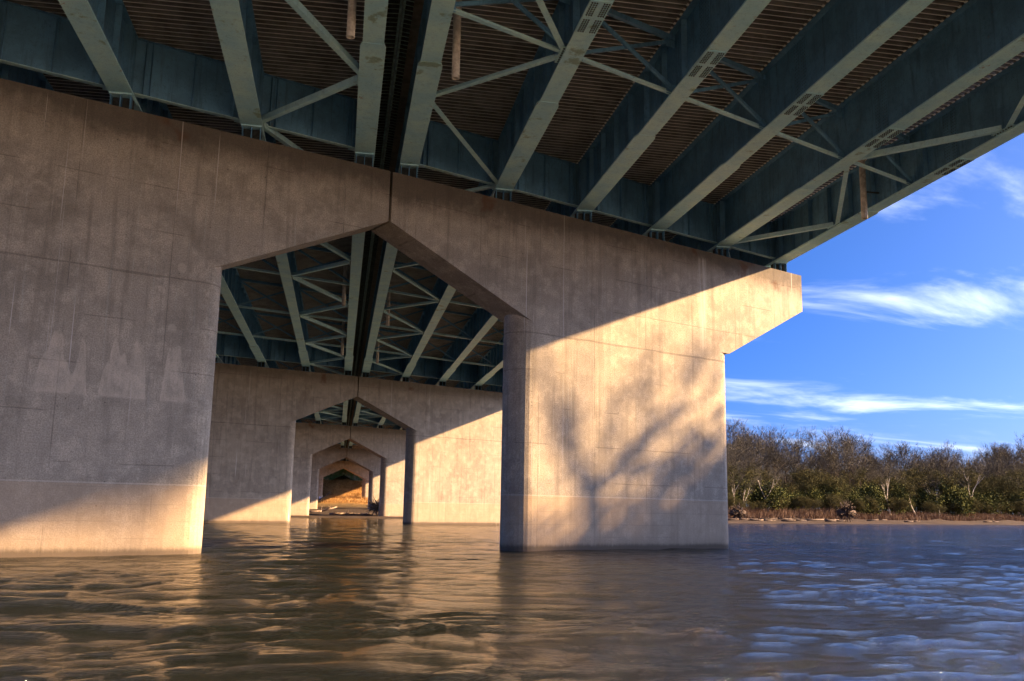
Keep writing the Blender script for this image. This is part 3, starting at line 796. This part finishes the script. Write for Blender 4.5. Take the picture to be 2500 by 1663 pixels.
# trees on the near right bank (outside the frame) whose shadows fall on the nearest right pier
def limb_tree(name, limbs, crown_pts, label, seed, bark=mBark, leafm=mBud, twn=26, leafn=0):
    """a tree from hand-drawn limbs: lists of (x, y, z, radius) in world space, with random twigs along them"""
    rr = random.Random(seed); tr = MB(); tw = MB(); lf = MB(); b0 = Vector(limbs[0][0][:3])
    def twig(p, d, L, r, lv):
        q = p
        for s_ in range(3):
            d = (d+Vector((rr.gauss(0, .18), rr.gauss(0, .18), rr.gauss(.04, .12)))).normalized(); nx = q+d*L/3
            tw.tube(q, nx, r, r*.75, 3, cap=False); r *= .75
            if lv:
                for _ in range(2): twig(nx, (d+Vector((rr.gauss(0, .7), rr.gauss(0, .7), rr.gauss(.1, .5)))).normalized(), L*.55, r*.7, lv-1)
            elif leafn:
                for _ in range(leafn):
                    a = Vector((rr.gauss(0, 1), rr.gauss(0, 1), rr.gauss(0, 1))).normalized(); b = a.orthogonal().normalized(); c = a.cross(b); w_ = .09
                    o_ = nx+Vector((rr.gauss(0, .3), rr.gauss(0, .3), rr.gauss(0, .3))); i = len(lf.v)
                    lf.v += [tuple(o_+b*w_), tuple(o_+c*w_), tuple(o_-b*w_), tuple(o_-c*w_)]; lf.f.append((i, i+1, i+2, i+3)); lf.m.append(0)
            q = nx
    for li, L in enumerate(limbs):
        for a, b in zip(L[:-1], L[1:]):
            A = Vector(a[:3])-b0; B = Vector(b[:3])-b0; tr.tube(A, B, a[3], b[3], 9, cap=False)
            if li:
                for _ in range(int(twn*(B-A).length/2.2)):
                    p = A.lerp(B, rr.random()); d = ((B-A).normalized()+Vector((rr.gauss(0, .7), rr.gauss(0, .7), rr.gauss(.15, .6)))).normalized()
                    twig(p, d, rr.uniform(.7, 1.8), .028, 1)
    r_ = empty(name, tuple(b0), label=label, cat='tree', group='shade trees on the near right bank')
    tr.build('trunk', bark, r_, smooth=True); tw.build('crown', bark, r_)
    if lf.v: lf.build('leaves', leafm, r_)
    return r_
def toward_sun(u, z, t, side=0):      # the point t metres up the sunbeam that reaches (u, z) on the face of the nearest pier
    p = Vector((u*CS, u*SN, z))+sv*(t/(math.cos(SUN_EL))); return p
def limb(pts, t0=34):
    return [(*toward_sun(u, z, t0+dt), r*.85) for u, z, dt, r in pts]
base = toward_sun(8.6, -2, 34)
limb_tree('riverside_tree', [[(base.x, base.y, 2.2, .50), (base.x, base.y+.1, 8, .40), (*toward_sun(8.5, -1.0, 34), .33), (*toward_sun(8.1, 1.9, 34), .30)],
    limb([(8.1, 1.9, 0, .32), (7.1, 3.3, .5, .25), (6.4, 4.9, 1, .20), (5.9, 6.3, 1.2, .14), (5.5, 7.8, 1.4, .08)]),
    limb([(7.1, 3.3, .5, .14), (7.6, 4.9, 1.4, .11), (7.7, 6.6, 1.8, .06)]),
    limb([(8.1, 1.9, 0, .27), (9.4, 2.9, -1, .21), (10.8, 3.9, -1.5, .18), (12.1, 4.9, -2, .14), (13.0, 6.3, -2, .10), (13.4, 8.2, -2, .06)]),
    limb([(10.8, 3.9, -1.5, .13), (10.7, 5.3, -.8, .10), (11.1, 7.2, -.5, .06)]),
    limb([(12.1, 4.9, -2, .12), (13.6, 5.4, -3, .09), (14.8, 6.6, -3, .05)]),
    limb([(9.4, 2.9, -1, .12), (9.2, 4.4, .4, .09), (9.6, 6.0, 1, .05)])], None, 'tallest bare tree on the near right bank, forking high above the rest', 5, twn=8)
cr_ = Vector((42.5, -5.5, 22.0)); lm = []; rq = random.Random(12)  # crown added out of view to block sun from the left pier
for q in range(8):
    a = q*.8; lm.append([(cr_.x, cr_.y, 22.6+q*.2, .08), (cr_.x+math.cos(a)*.8, cr_.y+math.sin(a)*.6, 23.5+q*.2, .04), (cr_.x+math.cos(a)*1.7, cr_.y+math.sin(a)*1.2, 23.8+q*.2, .03)])
limb_tree('riverside_tree', [[(cr_.x, cr_.y, 2.2, .26), (cr_.x, cr_.y, 12, .18), (cr_.x, cr_.y, 25, .06)]]+lm, None, 'added unseen slender tree whose small dense crown shades the left pier', 6, twn=13, leafn=6)
for i, (x, y, h) in enumerate(((41, 1.4, 13), (44, -.2, 14.5), (42, -1.8, 13.5), (48, 1.9, 15.2), (46, -1.1, 14.8), (50, .4, 15.6), (43, -3, 13), (46, 3.2, 14.5), (41, -.2, 13), (44, 2.2, 14), (47, -2.6, 14.5), (40, .6, 12.5))):
    place(BUDS[i % 3], 'riverside_tree', x, y, h/9, 'dense budding tree on the near right bank, %s counted from the slender tree' % ORD[i], 'tree', 'shade trees on the near right bank')

# ------------------------------------------------------------------ dry grass, driftwood
mDry = simple('dry_grass', (.50, .29, .10), (.30, .16, .06), 2, .9)
mWood = simple('bleached_driftwood', (.42, .31, .22), (.20, .14, .10), 3, .85)
mWoodM = simple('grey_driftwood', (.17, .125, .09), (.09, .065, .045), 3, .85)
mWoodD = simple('dark_driftwood', (.10, .07, .05), (.05, .035, .03), 3, .9)
gr = MB(); rg = random.Random(9)
def tuft(mb, x, y, h):
    z = float(land(x, y))
    for _ in range(5):
        a = rg.uniform(0, 6.28); b = Vector((math.cos(a), math.sin(a), 0)); p = Vector((x+rg.gauss(0, .12), y+rg.gauss(0, .12), z-.05))
        t = p+Vector((rg.gauss(0, .25), rg.gauss(0, .25), 1))*h*rg.uniform(.6, 1.1); s_ = .035
        i = len(mb.v); mb.v += [tuple(p-b*s_), tuple(p+b*s_), tuple(t)]; mb.f.append((i, i+1, i+2)); mb.m.append(0)
for _ in range(5200):
    x = rg.uniform(-16, 16); y = rg.uniform(186, 232); tuft(gr, x, y, rg.uniform(.3, .9))
gr.build('dry_grass', mDry, kind='stuff', label='dry orange grass on the embankment under the far end', cat='grass')
gr = MB()
for _ in range(9000):
    px = rg.uniform(1650, 2650); x, y = bank_point(px, rg.uniform(12, 19)) if False else (0, 0)
    a = yaw+math.atan((px-1250)/2309.72); s_ = rg.uniform(0, 1)
    xx = 45+s_*150; yy = float(shore_far(xx))+rg.uniform(12, 21); tuft(gr, xx, yy, rg.uniform(.5, 1.5))
gr.build('brown_reeds', simple('brown_reeds_straw', (.17, .10, .06), (.10, .06, .04), 2, .9), kind='stuff', label='brown reeds behind the far beach', cat='reeds')
def log(pts, r, mat, label, group=None, branches=2, seed=0):
    rr = random.Random(seed); mb = MB(); n = len(pts)
    for i in range(n-1):
        mb.tube(pts[i], pts[i+1], r*(1-.6*i/n), r*(1-.6*(i+1)/n), 7, cap=(i in (0, n-2)))
        for _ in range(branches):
            t = rr.random(); p = Vector(pts[i]).lerp(Vector(pts[i+1]), t)
            mb.tube(p, p+Vector((rr.gauss(0, .5), rr.gauss(0, .3), abs(rr.gauss(.3, .3)))), r*.35, r*.1, 5)
    return mb.build('driftwood_log', mat, smooth=True, label=label, cat='log', group=group)
def rootwad(x, y, size, mat, label, seed):
    rr = random.Random(seed); mb = MB(); z = float(land(x, y)); c = Vector((x, y, z+size*.42))
    mb.tube(c-Vector((size*.4, 0, .1)), c+Vector((size*.5, .2, 0)), size*.16, size*.12, 8)
    for _ in range(85):
        d = Vector((rr.gauss(0, 1), rr.gauss(0, .7), rr.gauss(.1, .8))).normalized(); p = c+d*size*.08; L = size*rr.uniform(.28, .62); r = size*rr.uniform(.018, .05)
        for s_ in range(3):
            d = (d+Vector((rr.gauss(0, .35), rr.gauss(0, .35), rr.gauss(0, .35)))).normalized(); q = p+d*L/3
            q.z = max(q.z, z); mb.tube(p, q, r, r*.72, 5, cap=(s_ == 2)); p = q; r *= .72
    return mb.build('root_wad', mat, smooth=True, label=label, cat='driftwood')
def G_(x, y, dz=.1): return (x, y, float(land(x, y))+dz)
rootwad(4.2, 103, 2.7, mWood, 'tangled bleached root wad on the sand beside the right piers', 3)
log([G_(-2.2, 104, .1), G_(0, 104.2, .14), G_(2, 104.1, .12), G_(3.6, 103.8, .1)], .16, mWood, 'long straight bleached log leading to the root wad', seed=1)
log([G_(-5.5, 112, .1), G_(-3.4, 112.5, .2), G_(-1.2, 113, .9)], .14, mWood, 'crooked bleached log left of the long straight one', seed=2)
log([G_(-8.2, 136, .1), G_(-6.8, 136, .4), G_(-6.0, 136, .6)], .16, mWoodD, 'dark log lying against the left piers', seed=4, branches=1)
log([G_(-6.2, 150, .5), G_(-4.5, 150, 1.4), G_(-2.6, 150, 2.9)], .14, mWood, 'pale pole leaning up in front of the dry grass', seed=5, branches=1)
x, y = bank_point(2060, 6); rootwad(x, y, 3.6, mWoodD, 'dark tangled root mass on the far beach', 6)
x, y = bank_point(1800, 7); rootwad(x, y, 2.6, mWoodD, 'dark driftwood heap on the beach beside the right pier', 7)
for i, (px, off, L) in enumerate(((1770, 4, 5), (1850, 9, 8), (1905, 6, 6), (1960, 8, 9), (2010, 5, 5), (2110, 8, 6), (1825, 5, 6), (2200, 7, 5), (2390, 8, 6))):
    x, y = bank_point(px, off)
    log([G_(x, y), G_(x+L*.45, y+L*.12, .25), G_(x+L*.85, y+L*.3, .3)], .15, mWoodD if i not in (3, 6) else mWoodM,
        ('dark log nearest the pier on the far beach', 'dark log below the leaning pale tree on the far beach', 'dark short log just left of the longest beach log', 'longest bleached log on the far beach, left of the root mass',
         'small dark log touching the dark root mass on the left', 'dark log just right of the root mass', 'pale log in front of the other logs by the pier', 'dark log under the pale forked tree', 'dark log lowest on the right stretch of beach')[i], 'driftwood logs on the far beach', 3, i)
